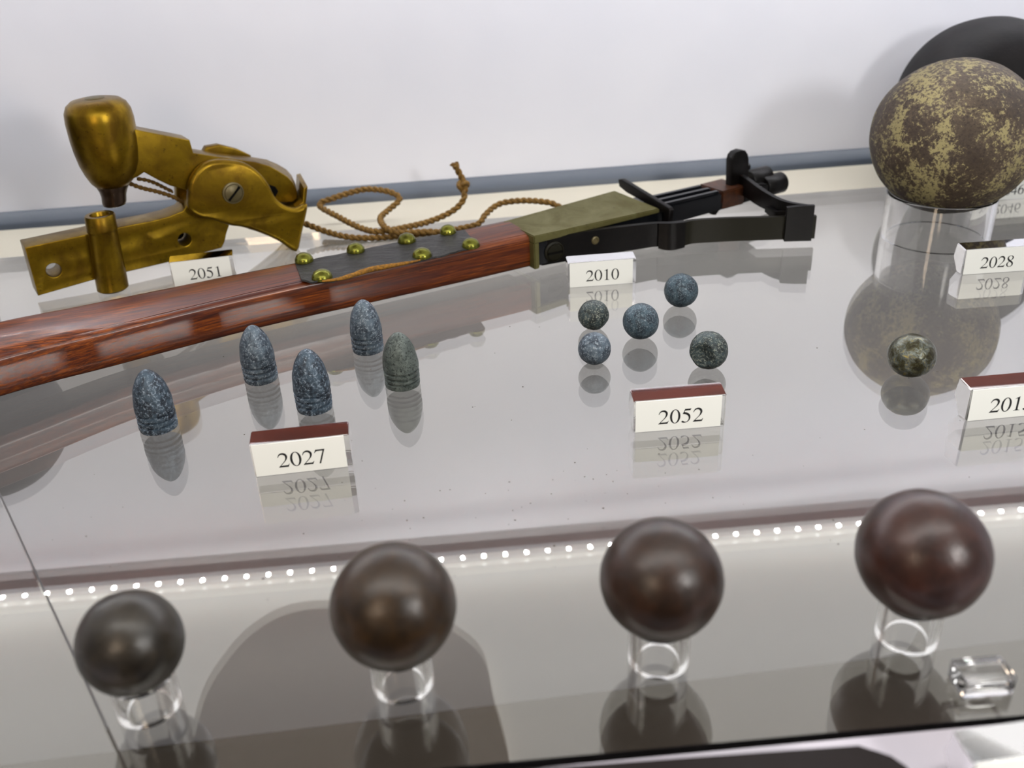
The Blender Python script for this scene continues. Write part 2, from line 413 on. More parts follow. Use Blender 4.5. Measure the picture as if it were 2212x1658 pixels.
# ------------------------------------------------------------------ the case (setting)
YAW = 0.0475
def wy(x): return 616 + math.tan(YAW) * max(x, -330)            # back wall face
def ey(x): return 559.5 + .0426 * x                  # back edge of the glass shelf
X0, X1 = -640, 660
bm = bmesh.new(); prism(bm, [(X0, wy(X0)), (X1, wy(X1)), (X1, wy(X1) + 12), (X0, wy(X0) + 12)], -480, 312)
struct(mk('wall_back', bm, WALL, smooth=0), 'white back panel of the display case')
bm = bmesh.new(); box(bm, (X0 - 10, -40, -490), (X1 + 10, 690, -480))
struct(mk('floor', bm, FLOORM, smooth=0), 'pale floor of the lower case compartment')
bm = bmesh.new(); box(bm, (X0 - 10, 50, 304), (X1 + 10, 690, 314))
struct(mk('ceiling', bm, CEIL, smooth=0), 'white underside of the case top')
bm = bmesh.new(); box(bm, (X0 - 10, 60, -480), (X0, 660, 304)); struct(mk('wall_left', bm, WALL, smooth=0))
bm = bmesh.new(); box(bm, (X1, 60, -480), (X1 + 10, 680, 304)); struct(mk('wall_right', bm, WALL, smooth=0))
# blue-grey channel at the foot of the wall: flat lip and rounded top
bm = bmesh.new()
prof = [(0, -9), (-7, -9), (-7, 1.5), (-6, 3.2), (-3.5, 5.5), (-1.2, 8.0), (0, 8.6)]
for xa in (X0, X1): pass
va = [bm.verts.new((X0, wy(X0) + d, z)) for d, z in prof]; vb = [bm.verts.new((X1, wy(X1) + d, z)) for d, z in prof]
for i in range(len(prof) - 1): bm.faces.new((va[i], vb[i], vb[i + 1], va[i + 1]))
struct(mk('trim_1', bm, CHANNEL, smooth=50), 'blue-grey channel where the back panel meets the shelf')
bm = bmesh.new(); prism(bm, [(X0, ey(X0) + 1), (X1, ey(X1) + 1), (X1, wy(X1) - 7), (X0, wy(X0) - 7)], -16, -1.2)
struct(mk('trim_2', bm, LEDGE, smooth=0), 'cream ledge behind the glass shelf')
# brown rail and LED tape under the case top
bm = bmesh.new(); prism(bm, [(X0, 583), (X1, 583), (X1, 586), (X0, 586)], 254.5, 268)
struct(mk('trim_3', bm, RAILM, smooth=0), 'brown wooden rail at the top of the back panel')
led = root('led_strip', (0, 593, 282.6), 'white tape of small lamps under the case top, mirrored in the glass shelf', 'light')
bm = bmesh.new(); box(bm, (X0, 588, 283.2), (X1, 598, 288), bev=.8); mk('channel', bm, LEDTAPE, led)
led_me = None
for i in range(70):
    x = -560 + 16.7 * i
    if led_me is None:
        bm = bmesh.new(); box(bm, (-1.1, -1.0, -.4), (1.1, 1.0, .6))
        for v in bm.verts: v.co *= MM
        led_me = bpy.data.meshes.new('diode'); bm.to_mesh(led_me); bm.free(); led_me.materials.append(LED)
    o = bpy.data.objects.new('diode', led_me); o.parent = led; o.location = Vector((x, 0, 0)) * MM; C.objects.link(o)

# glass shelf in two panes meeting at a slanting joint
TH = 8.5
FY = lambda x: 155.2 - .009 * (x - 29)
def seam(y): return -164.2 + (290.9 - y) / 105.2 * 64.6
bm = bmesh.new(); prism(bm, [(seam(FY(-81)) + .35, FY(-81)), (520, FY(520)), (520, ey(520)), (seam(546) + .35, ey(seam(546)))], -TH, 0)
sh = mk('glass_shelf', bm, GLASS, loc=(100, 350, 0), smooth=0)
tag(sh, 'large clear glass shelf pane carrying the bullets, balls and number blocks', 'shelf')
bm = bmesh.new(); prism(bm, [(-630, FY(-81)), (seam(FY(-81)) - .35, FY(-81)), (seam(546) - .35, ey(seam(546))), (-630, ey(-630))], -TH, 0)
sh2 = mk('glass_shelf', bm, GLASS, loc=(-300, 350, 0), smooth=0)
tag(sh2, 'glass shelf pane left of the slanting joint line at the lower left', 'shelf')
# polished metal rail in front of the shelf
bm = bmesh.new(); prism(bm, [(-630, 60), (520, 60), (520, FY(520) - .3), (-630, FY(-81) - .3)], -22, 0)
struct(mk('trim_4', bm, METAL, smooth=50), 'polished pale metal rail in front of the glass shelf')

G = 0.06     # hair gap that keeps clear things from sharing a face with the shelf

# ------------------------------------------------------------------ number blocks
def number_block(text, x, y, yaw, label, em=8.6, wid=32.0, h=13.0, tx=None, side=0.6, cx0=0, shown=True, tilt=.78):
    t = root('number_block', (x, y, 0), label, 'label')
    A = (math.cos(yaw), math.sin(yaw)); O = (x, y)
    # clear block: pentagonal end section, (t, z)
    sec = [(0.52, G), (0.52, h), (9.0, h + tilt), (10.6, 6.4), (5.6, G)]
    bm = bmesh.new(); va = [bm.verts.new((-side, z, t_)) for t_, z in sec]; vb = [bm.verts.new((wid + side + 1.2, z, t_)) for t_, z in sec]
    bm.faces.new(va); bm.faces.new(vb[::-1]); n = len(sec)
    for i in range(n): bm.faces.new((va[i], va[(i + 1) % n], vb[(i + 1) % n], vb[i]))
    bmesh.ops.bevel(bm, geom=bm.edges[:], offset=.35, segments=2, affect='EDGES')
    frame_map(bm, O, A); mk('block', bm, ACRYLIC, t, smooth=30)
    bm = plate2d([[(cx0, .15), (wid + cx0, .15), (wid + cx0, h), (cx0, h)]], 0.05, .42); frame_map(bm, O, A)
    c = mk('card', bm, CARD, t, smooth=0, label='white card with the number %s' % text if shown else 'white card')
    bm = plate2d([[(cx0 + .2, .6), (wid + cx0 - .2, .6), (wid + cx0 - .2, h - .5), (cx0 + .2, h - .5)]], 0.66, .70); frame_map(bm, O, A)
    mk('darkening_sheet', bm, DARK_SHEET, c, smooth=0)  # grey sheet added inside the clear block to darken its look
    if text:
        a0 = (wid - em * .5 * len(text)) / 2 if tx is None else tx
        bm = digits(text, em, a0, 2.9, -.01, .05); frame_map(bm, O, A)
        mk('number', bm, INK, c, smooth=0)
    return t
number_block('2027', -74.4, 288.2, .06, 'clear number block with white card reading 2027, in front of the bullets', tx=8.0)
number_block('2052', 63.0, 297.6, 0.0, 'clear number block with white card reading 2052, in front of the small lead balls', tx=8.3, tilt=.87)
number_block('2015', 184.3, 287.1, .02, 'clear number block with white card reading 2015, in front of the mottled bronze ball', tx=7.4)
number_block('2028', 252.2, 421.8, -.01, 'clear number block with white card reading 2028, at the foot of the crusted ball', tx=8.0)
number_block('2010', 58.4, 441.1, .015, 'clear number block with white card reading 2010, in front of the iron jaws', tx=8.0)
number_block('2051', -146.6, 481.2, .15, 'clear number block with white card reading 2051, in front of the brass lock', tx=8.2, h=13.4, wid=30)
number_block('2046', 320.6, 529.5, .05, 'number block with white card reading 2046, half hidden behind the crusted ball', tx=8.0, h=11.5)
number_block('', 103.0, 131.5, .05, 'blurred clear number block on the metal rail, cropped by the lower right corner', em=8, shown=False)
bm = bmesh.new(); box(bm, (117, 160.5, G), (130, 168.5, 6), bev=.5)
sb = mk('clear_block', bm, ACRYLIC, loc=(123.5, 164.5, 0), smooth=30); tag(sb, 'small clear acrylic block lying on the glass near the lower right corner', 'block')

# ------------------------------------------------------------------ bullets
def bullet(x, y, r, h, mat, label, seed, tiltx=0, tilty=0):
    g_ = .13 * r
    prof = [(0, .9), (r * .55, .6), (r * .8, 0.05), (r * .97, 0.05), (r * 1.0, h * .045)]
    z = h * .045
    for k in range(3):                                        # three cannelures
        zz = h * (.085 + .095 * k)
        prof += [(r * 1.0, zz), (r * 1.0 - g_, zz + h * .012), (r * 1.0 - g_, zz + h * .042), (r * (1.0), zz + h * .056)]
    z0 = h * .36
    prof += [(r * 1.0, z0)]
    for i in range(1, 21):
        t = i / 20; rr = r * (max(0, 1 - t ** 2.2)) ** .62 if i < 20 else 0
        prof.append((rr, z0 + (h - z0) * (t if i < 20 else 1)))
    bm = bmesh.new(); lathe(bm, prof, (x, y), 64)
    for v in bm.verts:
        n_ = noise.noise(Vector((v.co.x * .25 + seed, v.co.y * .25, v.co.z * .25)))
        d = Vector((v.co.x - x, v.co.y - y, 0)); v.co += d * .03 * n_
    o = mk('bullet', bm, mat, loc=(x, y, 0), smooth=50)
    o.rotation_euler = (tiltx, tilty, random.uniform(0, 6.28) if False else 0)
    return tag(o, label, 'bullet', 'conical lead bullets')
bullet(-118.6, 330.5, 7.3, 25.2, LEAD_B, 'leftmost conical lead bullet, dark blue-grey with white speckles', 1)
bullet(-84.3, 365.8, 7.1, 25.0, LEAD_A, 'second conical bullet from the left, pale blue-grey', 2)
bullet(-58.8, 336.6, 7.2, 26.0, LEAD_B, 'dark blue conical bullet standing behind the 2027 number block', 3)
bullet(-40, 386.8, 7.0, 24.2, LEAD_A, 'rearmost conical bullet, pale blue, beside the wooden stock', 4)
bullet(-24, 351, 7.3, 23.6, LEAD_C, 'rightmost conical bullet, green-grey with black pits', 5)

# ------------------------------------------------------------------ small lead balls
def ball(name, c, r, mat, label, cat='ball', group=None, **k):
    bm = bmesh.new(); sphere(bm, c, r, **k)
    lo = min(v.co.z for v in bm.verts)
    o = mk(name, bm, mat, loc=(c[0], c[1], c[2] - r), smooth=60)
    return tag(o, label, cat, group)
GB = 'lead musket balls'
ball('lead_ball', (107.0, 409.2, 8.05), 8.0, LEAD_D, 'rearmost lead ball, smooth dark slate blue', group=GB, lump=.02, seed=1)
ball('lead_ball', (62.3, 390.9, 6.95), 6.9, LEAD_E, 'small pitted dark lead ball in front of the 2010 number block', group=GB, lump=.035, seed=2)
ball('lead_ball', (81.3, 377.9, 8.05), 8.0, LEAD_D, 'speckled dark lead ball in the middle of the group', group=GB, lump=.02, seed=3)
ball('lead_ball', (57.2, 356.4, 6.95), 6.9, LEAD_A, 'small smooth blue-grey lead ball nearest on the left', group=GB, lump=.02, seed=4)
ball('lead_ball', (103.0, 345.0, 7.95), 7.9, LEAD_E, 'lead ball with a broken flattened face behind the 2052 number block', group=GB, lump=.03, seed=5, dent=((-.72, -.9, .05), .74, .5))
ball('bronze_ball', (179.8, 325.3, 8.75), 9.3, BRONZE, 'mottled bronze and blue ball left of the 2015 number block', lump=.02, seed=6, squash=(1, 1, .93))

# ------------------------------------------------------------------ shot on clear ring stands
def ring_stand(x, y, r, h, label, wall=2.4, group=None, name='ring_stand', n=64):
    bm = bmesh.new(); lathe(bm, [(r - wall, G), (r, G), (r, h - .4), (r - .5, h), (r - wall + .5, h), (r - wall, h - .4), (r - wall, G)], (x, y), n)
    bmesh.ops.remove_doubles(bm, verts=bm.verts, dist=1e-5)
    o = mk(name, bm, ACRYLIC, loc=(x, y, 0), smooth=40); return tag(o, label, 'stand', group)
def on_ring(R_, r, cz): return cz - math.sqrt(R_ * R_ - r * r)
for i, (x, R_, cz, m, lb, ls) in enumerate([
    (-85.8, 12.8, 21.3, SHOT1, 'small grey-brown iron shot, leftmost of the four in the foreground', 'clear ring stand under the leftmost foreground shot'),
    (-20.8, 15.6, 25.5, SHOT2, 'olive-brown iron shot, second from the left in the foreground', 'clear ring stand under the second foreground shot from the left'),
    (46.4, 15.4, 26.5, SHOT3, 'dark brown iron shot, third from the left in the foreground', 'clear ring stand under the third foreground shot from the left'),
    (113.6, 16.4, 27.2, SHOT4, 'largest red-brown iron shot, at the right of the foreground', 'clear ring stand under the rightmost foreground shot')]):
    ring_stand(x, 184, 8.0, on_ring(R_, 7.2, cz) - .1, ls, group='clear ring stands in the foreground')
    bm = bmesh.new(); sphere(bm, (x, 184, cz), R_, lump=.012, seed=20 + i * 3, squash=(1, 1, 1))
    tag(mk('iron_shot', bm, m, loc=(x, 184, cz - R_), smooth=60), lb, 'shot', 'iron shot in the foreground')

# big crusted ball, the dark one behind it and one mostly outside the frame at the left
ring_stand(264.8, 477, 28, 24.7, 'wide clear cylinder stand under the crusted ball', wall=2.6, n=96)
bm = bmesh.new(); sphere(bm, (265.6, 477, 54.6), 43, seg=100, lump=.012, seed=3, squash=(.965, .965, .905))
tag(mk('cannonball', bm, CRUST, loc=(265.3, 477, 15.7), smooth=60), 'large crusted brown ball with pale yellow patches on a clear cylinder', 'cannonball')
ring_stand(333, 570, 19, 6.0, 'clear cylinder stand under the dark ball at the right edge', wall=2.4)
bm = bmesh.new(); sphere(bm, (333, 570, 51), 51.5, seg=100, lump=.008, seed=8, squash=(1, 1, .93))
tag(mk('cannonball', bm, DARKSHOT, loc=(333, 570, 3.1), smooth=60), 'very dark smooth ball behind the crusted one, at the right edge', 'cannonball')
ring_stand(-266, 480, 24, on_ring(44, 22.6, 70) - .1, 'clear cylinder stand beyond the left edge of the frame', wall=2.4)
bm = bmesh.new(); sphere(bm, (-266, 480, 70), 44, seg=60, lump=.008, seed=9)
tag(mk('cannonball', bm, DARKSHOT, loc=(-266, 480, 26), smooth=60), 'dark ball at the left edge, only its rim and reflection in view', 'cannonball')

# ------------------------------------------------------------------ brass lock
LO = (-212.3, 470.1); _al = math.atan2(49.5, 90.6)
LA = (math.cos(_al), math.sin(_al))
lock = root('brass_lock', (-165, 497, 0), 'aged brass hinged lock with a raised hammer arm, pierced base bar and pivot screw', 'lock')
def lw(a, z, t): return (LO[0] + LA[0] * a - LA[1] * t, LO[1] + LA[1] * a + LA[0] * t, z)
bar = [(0, 4.5), (26, 6.1), (44.6, 6.4), (67.2, 6.5), (82.3, 7.2), (96.9, 7.7), (99.2, 10.7), (100.8, 14.7), (104, 20.5), (108.6, 24), (108, 32), (98, 40), (86, 38), (80.3, 32.6), (72.3, 31.2), (62.7, 30.7), (47.2, 31.0), (30.4, 30.7), (0.4, 30.4)]
bm = plate2d([bar, circ(10.4, 15.9, 3.7), circ(78, 16.9, 3.6)], 0, 16, .5); frame_map(bm, LO, LA)
mk('base_bar', bm, BRASS, lock, smooth=40)
bm = bmesh.new(); lathe(bm, [(0, 0), (3.4, 0), (3.4, .3), (0, .3)], n=24, axis=(lw(59.7, 16.9, -.2), (-LA[1], LA[0], 0))); mk('filled_hole', bm, BRASS, lock, label='faint round mark on the bar')
bm = bmesh.new(); lathe(bm, [(0, 0), (3.3, 0), (3.3, .4), (0, .4)], n=24, axis=(lw(78, 16.9, 13), (-LA[1], LA[0], 0))); mk('blind_hole_bottom', bm, SLOT_SHADE, lock, label='dark bottom of the round hole')
# priming stud in front of the bar
def stc(z): p = lw(35.3 + 2.6 * z / 40, 0, -4 - .0 * z); return (p[0], p[1])
bm = bmesh.new()
lathe(bm, [(0, 0.1), (6.6, 0.1), (8.0, 1.2), (8.0, 6), (7.1, 31.8), (7.2, 32.2), (7.6, 32.8), (7.5, 33.4), (7.5, 40.0), (7.0, 40.7), (5.0, 40.7), (4.7, 40.2), (4.4, 32), (0, 32)], n=48, center=stc)
stud = mk('stud', bm, BRASS, lock, smooth=45, label='round brass stud with a hollow top')
bm = bmesh.new(); lathe(bm, [(0, 38.2), (4.5, 38.2), (4.5, 38.5), (0, 38.5)], n=24, center=stc); mk('socket_shade', bm, SLOT_SHADE, stud)  # black disc near the rim paints the shade of the hollow
# cheeks with the flared tail
cheek = [(81.6, 35.6), (83.0, 44.0), (85.0, 49.9), (89.3, 54.8), (94.6, 57.7), (100.5, 58.3), (107.6, 57.0), (114.6, 54.5), (119.0, 51.2), (122.7, 46.6), (125.4, 41.1), (127.0, 35.3), (129.4, 31.0), (133.2, 27.6), (138.2, 25.8), (144.8, 26.6), (143.0, 20), (139.4, 11.5), (134.4, 0.6), (126.3, 8.0), (117.9, 14.0), (108.6, 19.2), (102.8, 21.4), (99.2, 23.2), (92.1, 27.4), (86.5, 29.7)]
def sm(x): x = max(0, min(1, x)); return x * x * (3 - 2 * x)
def cw(a, z, t):
    k = sm((a - 108) / 28)
    if t < -4: t -= 6.5 * k
    if t > 6: a += 8 * k * (t - 6) / 12; t -= 0
    return a, z, t
bm = plate2d([[tuple(p) [:2] for p in catmull([(x, z, 0) for x, z in cheek], 3, True)]], -9.9, -3.4, 2.6, 5)
merge(bm, plate2d([cheek], 14, 20, 1.0, 2))
tail = [(112, 17), (117.9, 14.0), (126.3, 8.0), (134.4, 0.6), (139.4, 11.5), (143.0, 20), (145.4, 28), (147.4, 35.4), (145.0, 35.2), (143.4, 27.6), (138.2, 24.8), (133.2, 24), (126, 24), (120, 27)]
merge(bm, plate2d([tail], -6, 18, .4))
frame_map(bm, LO, LA, cw); mk('cheek', bm, BRASS, lock, smooth=45, label='rounded brass cheek with a flared tail')
# pivot screw
bm = bmesh.new(); lathe(bm, [(5.8, 0), (5.8, 1.0), (5.0, 1.3), (4.9, .9), (4.7, .9), (4.6, 1.5), (3.6, 2.2), (0, 2.5)], n=36, axis=(lw(105.4, 40.2, -11.4), (LA[1], -LA[0], 0)))
scr = mk('pivot_screw', bm, STEEL, lock, smooth=40, label='pale slotted screw in the cheek')
bm = bmesh.new(); box(bm, (-4.6, -.55, 1.7), (4.6, .55, 2.75))
bmesh.ops.rotate(bm, verts=bm.verts, matrix=Matrix.Rotation(math.radians(42), 3, 'Z'), cent=(0, 0, 0))
for v in bm.verts:
    a, z, t = v.co; v.co = Vector(lw(105.4 + a, 40.2 + z, 0)) if False else Vector(lw(105.4 + v.co.x, 40.2 + v.co.y, -11.4 - v.co.z))
mk('screw_slot', bm, SLOT_SHADE, scr, smooth=0)
# hammer arm
arm = [(49, 76), (58, 79.5), (62.5, 77.6), (67.6, 75.4), (78, 71.8), (90.6, 68.4), (91.1, 61.6), (102.7, 58.6), (112, 55.6), (123.5, 51.8), (131, 48.2), (135.6, 44.5), (140.2, 40.5), (142.8, 36.6), (144.4, 31), (144, 27.4), (141, 25.6), (136.9, 26.2), (132.8, 27.4), (126, 27), (120, 32), (108, 36), (96, 34), (88, 38), (84.4, 42.8), (75.7, 47.0), (70.4, 51.0), (64.4, 54.6), (60.5, 52.8), (52, 51.5), (47, 60)]
def aw(a, z, t):
    if t > 6 and a > 118: a += 6 * sm((a - 118) / 20) * (t - 6) / 8
    return a, z, t
arm = [(a, z + 2.6 * max(0, min(1, (100 - a) / 25)) * (1 if z > 57 or a < 70 else .4)) for a, z in arm]
bm = plate2d([arm], -2.9, 13.6, .7, 2); frame_map(bm, LO, LA, aw)
_hm = 0
hm = mk('hammer_arm', bm, BRASS, lock, smooth=40, label='raised brass hammer arm with a stepped top')
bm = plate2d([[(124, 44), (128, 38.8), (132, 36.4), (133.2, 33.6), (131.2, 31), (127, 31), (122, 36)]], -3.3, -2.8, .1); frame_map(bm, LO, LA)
mk('recess_shade', bm, SLOT_SHADE, hm, smooth=0, label='flat black plate painting the shaded hollow behind the cheek')  # shade painted as a flat plate; the arm behind it is solid
bm = plate2d([[(100, 57), (112, 54), (126, 50), (127, 51.5), (120, 56.3), (110, 60.6), (103, 60.6)]], 14, 19.6, 1.0); frame_map(bm, LO, LA); mk('rear_boss', bm, BRASS, lock, smooth=40)
def hc(z):
    p = lw(50.6 if z > 60 else 50.6 - (60 - z) * .15, 0, 5.5); return (p[0], p[1])
bm = bmesh.new(); lathe(bm, [(0, 93.8), (8, 93.6), (11.8, 92.8), (14.4, 90.8), (15.9, 87.6), (16.4, 83), (16.3, 74), (15.8, 68), (14.9, 62), (13.2, 56.8), (10.6, 52.3), (8.4, 50), (0, 50)], n=56, center=hc, dz=1.8)
mk('hammer_head', bm, BRASS, lock, smooth=50, label='rounded brass hammer head')
bm = bmesh.new(); lathe(bm, [(0, 50.8), (8.3, 50.8), (8.1, 49.6), (7.0, 47.4), (6.2, 44.5), (6.1, 41.5), (5.6, 39.8), (4.2, 39.2), (0, 39.2)], n=40, center=hc, dz=1.8)
mk('nipple', bm, RUSTY, lock, smooth=50, label='dark worn steel nose under the hammer head')
bm = bmesh.new(); lathe(bm, [(0, 94.3), (4.4, 94.2), (4.9, 93.7), (0, 93.3)], n=28, center=hc, dz=1.8); mk('plug', bm, STEEL, lock, smooth=50, label='small worn grey plug on the head')

# ------------------------------------------------------------------ long wooden stock with leather, studs, brass cap and iron jaws
tool = root('jawed_stock', (-20, 440, 0), 'long red-brown wooden stock with studded leather patch, brass cap and black iron jaws', 'tool')
st = [(-300, 252, 9, 1), (-240, 306, 8.5, 1), (-184.6, 350.4, 8, 1), (-147, 376.8, 5.5, .7), (-114, 396, 4.8, .35), (-82.8, 411.8, 4.5, .15), (-40, 430, 4.1, 0), (5, 448.7, 4, 0), (41.6, 464.4, 4, 0)]
def stock_at(pts):
    Q = catmull([(p[0], p[1], p[2]) for p in pts], 5); S = catmull([(p[3], 0, 0) for p in pts], 5); return Q, S
Q, S = stock_at(st)
bm = bmesh.new(); rings = []
for i, p in enumerate(Q):
    t = (Q[min(i + 1, len(Q) - 1)] - Q[max(i - 1, 0)]); t.z = 0; t.normalize(); n_ = Vector((-t.y, t.x, 0)); s = S[i].x
    wd = 28.6 + 3.4 * s
    sec = [(0.2, .8), (1.0, 0), (wd - 1, 0), (wd, 1), (wd, 15 + s * 2), (wd - 1.6, 17.4 + 2.6 * s), (wd - 5, 17.9 + 3 * s), (wd * .45, 17.9 + 3 * s), (wd * .33, 17.8 + 1.9 * s), (wd * .2, 17.5 + .7 * s), (wd * .1, 17.2 + .1 * s), (3.0, 17.1 - .1 * s), (1.4, 16.7), (.5, 15.9), (.1, 14.6), (0, 12), (0, 5)]
    rings.append([bm.verts.new(p + n_ * u + Vector((0, 0, v))) for u, v in sec])
for a, b in zip(rings, rings[1:]):
    m_ = len(a)
    for k in range(m_): bm.faces.new((a[k], a[(k + 1) % m_], b[(k + 1) % m_], b[k]))
bm.faces.new(rings[0]); bm.faces.new(rings[-1][::-1])
mk('stock', bm, WOOD, tool, smooth=50, label='glossy red-brown wooden bar')
# leather patch: follows the top of the stock
front = [(-69.8, 418.2), (-64, 414.5), (-55, 415.2), (-47, 421), (-38.6, 427.2), (-26, 431), (-12.3, 436.4), (-3, 440), (6.1, 445.5), (14.6, 449.2)]
back = [(-76.6, 446.2), (-68, 449.6), (-58, 453.6), (-49.3, 457.2), (-36, 463), (-21.7, 468.6), (-12, 472.6), (-4, 475.8), (2.6, 478.4), (7.2, 479.4)]
def topz(x): return 21.9 + .5 * max(0, min(1, (-x - 10) / 60))
bm = bmesh.new(); NS = 10; grid = []
for i in range(len(front) * 4 - 3):
    f = i / 4; k = min(int(f), len(front) - 2); q = f - k
    a = Vector(front[k]).lerp(Vector(front[k + 1]), q); b = Vector(back[k]).lerp(Vector(back[k + 1]), q); row = []
    for j in range(NS + 1):
        v = j / NS; p = a.lerp(b, v)
        z = topz(p.x) + .5 + .5 * noise.noise(Vector((p.x * .12, p.y * .3, 1))) + (.9 * math.exp(-v * 9)) * (noise.noise(Vector((p.x * .3, 0, 4))) + .4)
        if v > .93: z -= (v - .93) * 18
        row.append((p.x, p.y, z))
    grid.append(row)
top = [[bm.verts.new(c) for c in r] for r in grid]; bot = [[bm.verts.new((c[0], c[1], c[2] - .9)) for c in r] for r in grid]
for i in range(len(grid) - 1):
    for j in range(NS):
        bm.faces.new((top[i][j], top[i + 1][j], top[i + 1][j + 1], top[i][j + 1])); bm.faces.new((bot[i][j + 1], bot[i + 1][j + 1], bot[i + 1][j], bot[i][j]))
    for j in (0, NS): bm.faces.new((top[i][j], bot[i][j], bot[i + 1][j], top[i + 1][j]))
for i in (0, len(grid) - 1):
    for j in range(NS): bm.faces.new((top[i][j], top[i][j + 1], bot[i][j + 1], bot[i][j]))
patch = mk('leather_patch', bm, LEATHER, tool, smooth=50, label='cracked black leather patch')
edge = [(x, y - .7, topz(x) + .9 + .3 * noise.noise(Vector((x * .4, 0, 2)))) for x, y in [(-60, 415.0), (-52, 416.6), (-45, 421.6), (-38.6, 426.6), (-30, 429.4), (-22, 432.0), (-15, 435.0)]]
bm = bmesh.new(); tube(bm, catmull(edge, 6), lambda u: .45 + 1.1 * math.sin(PI * min(1, u * 1.05)) * (0.8 + .4 * noise.noise(Vector((u * 14, 0, 0)))), 8)
mk('torn_edge', bm, LEATHER_EDGE, patch, smooth=60, label='torn yellow edge of the leather')
for i, (x, y, r_) in enumerate([(-60.4, 419.2, 4.9), (-14, 440.2, 4.9), (10.2, 449.8, 4.6), (-71.4, 443.6, 4.6), (-47, 453.4, 4.6), (-21.8, 463.6, 4.7), (-.6, 473, 4.3)]):
    zb = topz(x) + .6
    bm = bmesh.new(); lathe(bm, [(0, zb), (r_, zb), (r_, zb + .4), (r_ * .93, zb + 1.7), (r_ * .74, zb + 3.1), (r_ * .4, zb + 4.0), (0, zb + 4.3)], (x, y), 32)
    mk('stud', bm, BRASS_SHINY, tool, smooth=60)
# frame of the metal head
BO = (42.3, 460.7); BA = (.8852, .4651)
def bw(a, z, t): return Vector((BO[0] + BA[0] * a - BA[1] * t, BO[1] + BA[1] * a + BA[0] * t, z))
def hexa(P):                                               # 8 corners: bottom 4, top 4
    bm = bmesh.new(); v = [bm.verts.new(p) for p in P]
    for f in ((0, 1, 2, 3), (7, 6, 5, 4), (0, 4, 5, 1), (1, 5, 6, 2), (2, 6, 7, 3), (3, 7, 4, 0)): bm.faces.new([v[i] for i in f])
    return bm
def bbox(s0, s1, t0, t1, z0, z1, z0b=None, z1b=None, bev=.4):
    z0b = z0 if z0b is None else z0b; z1b = z1 if z1b is None else z1b
    bm = hexa([bw(s0, z0, t0), bw(s1, z0b, t0), bw(s1, z0b, t1), bw(s0, z0, t1), bw(s0, z1, t0), bw(s1, z1b, t0), bw(s1, z1b, t1), bw(s0, z1, t1)])
    if bev: bmesh.ops.bevel(bm, geom=bm.edges[:], offset=bev, segments=2, affect='EDGES')
    return bm
cap = hexa([bw(.2, 17.6, -.6), bw(84, 16.6, -.2), bw(76, 19.6, 30.2), bw(.2, 17.6, 29.6), bw(.2, 21.8, -.6), bw(84, 19.0, -.2), bw(76, 24.0, 30.2), bw(.2, 21.9, 29.6)])
bmesh.ops.bevel(cap, geom=cap.edges[:], offset=.5, segments=2, affect='EDGES')
merge(cap, bbox(.2, 3.4, -.6, 29.6, 3.6, 18, bev=.5))
mk('brass_cap', cap, BRASS_OLIVE, tool, smooth=35, label='dull olive-brass cap over the end of the stock')
mk('body', bbox(3.2, 90, 1.2, 27, 4.4, 17.8, 6, 18.2), IRON_BLUE, tool, smooth=35)
gb = plate2d([[(-7, 9), (-2, 9), (-2, 17), (30, 21), (37, 23), (38, 27), (35, 27.8), (-6.5, 20.8), (-7.6, 19.6)]], 84.6, 87.6, .5)
for v in gb.verts: a, z, t = v.co; v.co = bw(t, z, a)
mk('guard_plate', gb, IRON, tool, smooth=35, label='upright black cross plate behind the brass cap')
brl = bbox(87.4, 130.5, 0, 22, 8.2, 18.6, 8.6, 18.0)
for k in range(3): merge(brl, bbox(88, 130, 1.4 + k * 7.2, 4.6 + k * 7.2, 18.2, 20.4, 17.8, 19.6, bev=.5))
mk('barrel', brl, IRON_BLUE, tool, smooth=35, label='blued iron barrel with raised ribs')
mk('wood_insert', bbox(131, 149, .2, 20, 8.4, 19.4, bev=.6), IRON_BROWN, tool, smooth=35, label='dark brown block in the iron head')
ta = bbox(149, 170, 1, 16, 8.4, 19.5, 9, 16, bev=1.0)
tp = plate2d([[(125, 9.4), (131.5, 12.5), (135, 12), (134, 8.8), (129.6, 8.6), (127, 6.2), (125, 6.6)]], 0.2, 4.2, .4); frame_map(tp, BO, BA); merge(ta, tp)
mk('tail_block', ta, IRON, tool, smooth=35)
tb = plate2d([[(142.4, 17), (141.4, 34.5), (142.2, 37.2), (144.4, 38.9), (148.4, 39.4), (152.2, 38.4), (154.4, 35.8), (155.4, 33), (156.4, 17)]], 5, 10, .8, 2); frame_map(tb, BO, BA)
mk('upright_tab', tb, IRON, tool, smooth=40, label='upright black iron tab with a rounded top')
bm = bmesh.new(); lathe(bm, [(0, 0), (5.8, 0), (6.3, .6), (6.3, 15.4), (5.8, 16), (3, 16), (2.6, 15.2), (0, 15.2)], n=36, axis=(bw(164, 16.5, 13), (BA[0], BA[1], 0))); mk('roller', bm, IRON, tool, smooth=40)
bm = bmesh.new(); lathe(bm, [(0, 0), (5.8, 0), (6.3, .6), (6.3, 15.4), (5.8, 16), (3, 16), (2.6, 15.2), (0, 15.2)], n=36, axis=(bw(171.5, 12.5, 8), (BA[0], BA[1], 0))); mk('roller', bm, IRON, tool, smooth=40)
bm = bmesh.new(); lathe(bm, [(0, 0), (2.3, 0), (2.3, 6), (0, 6)], n=24, axis=(bw(156, 26, 12), (BA[0], BA[1], 0))); mk('pin', bm, IRON, tool, smooth=40)
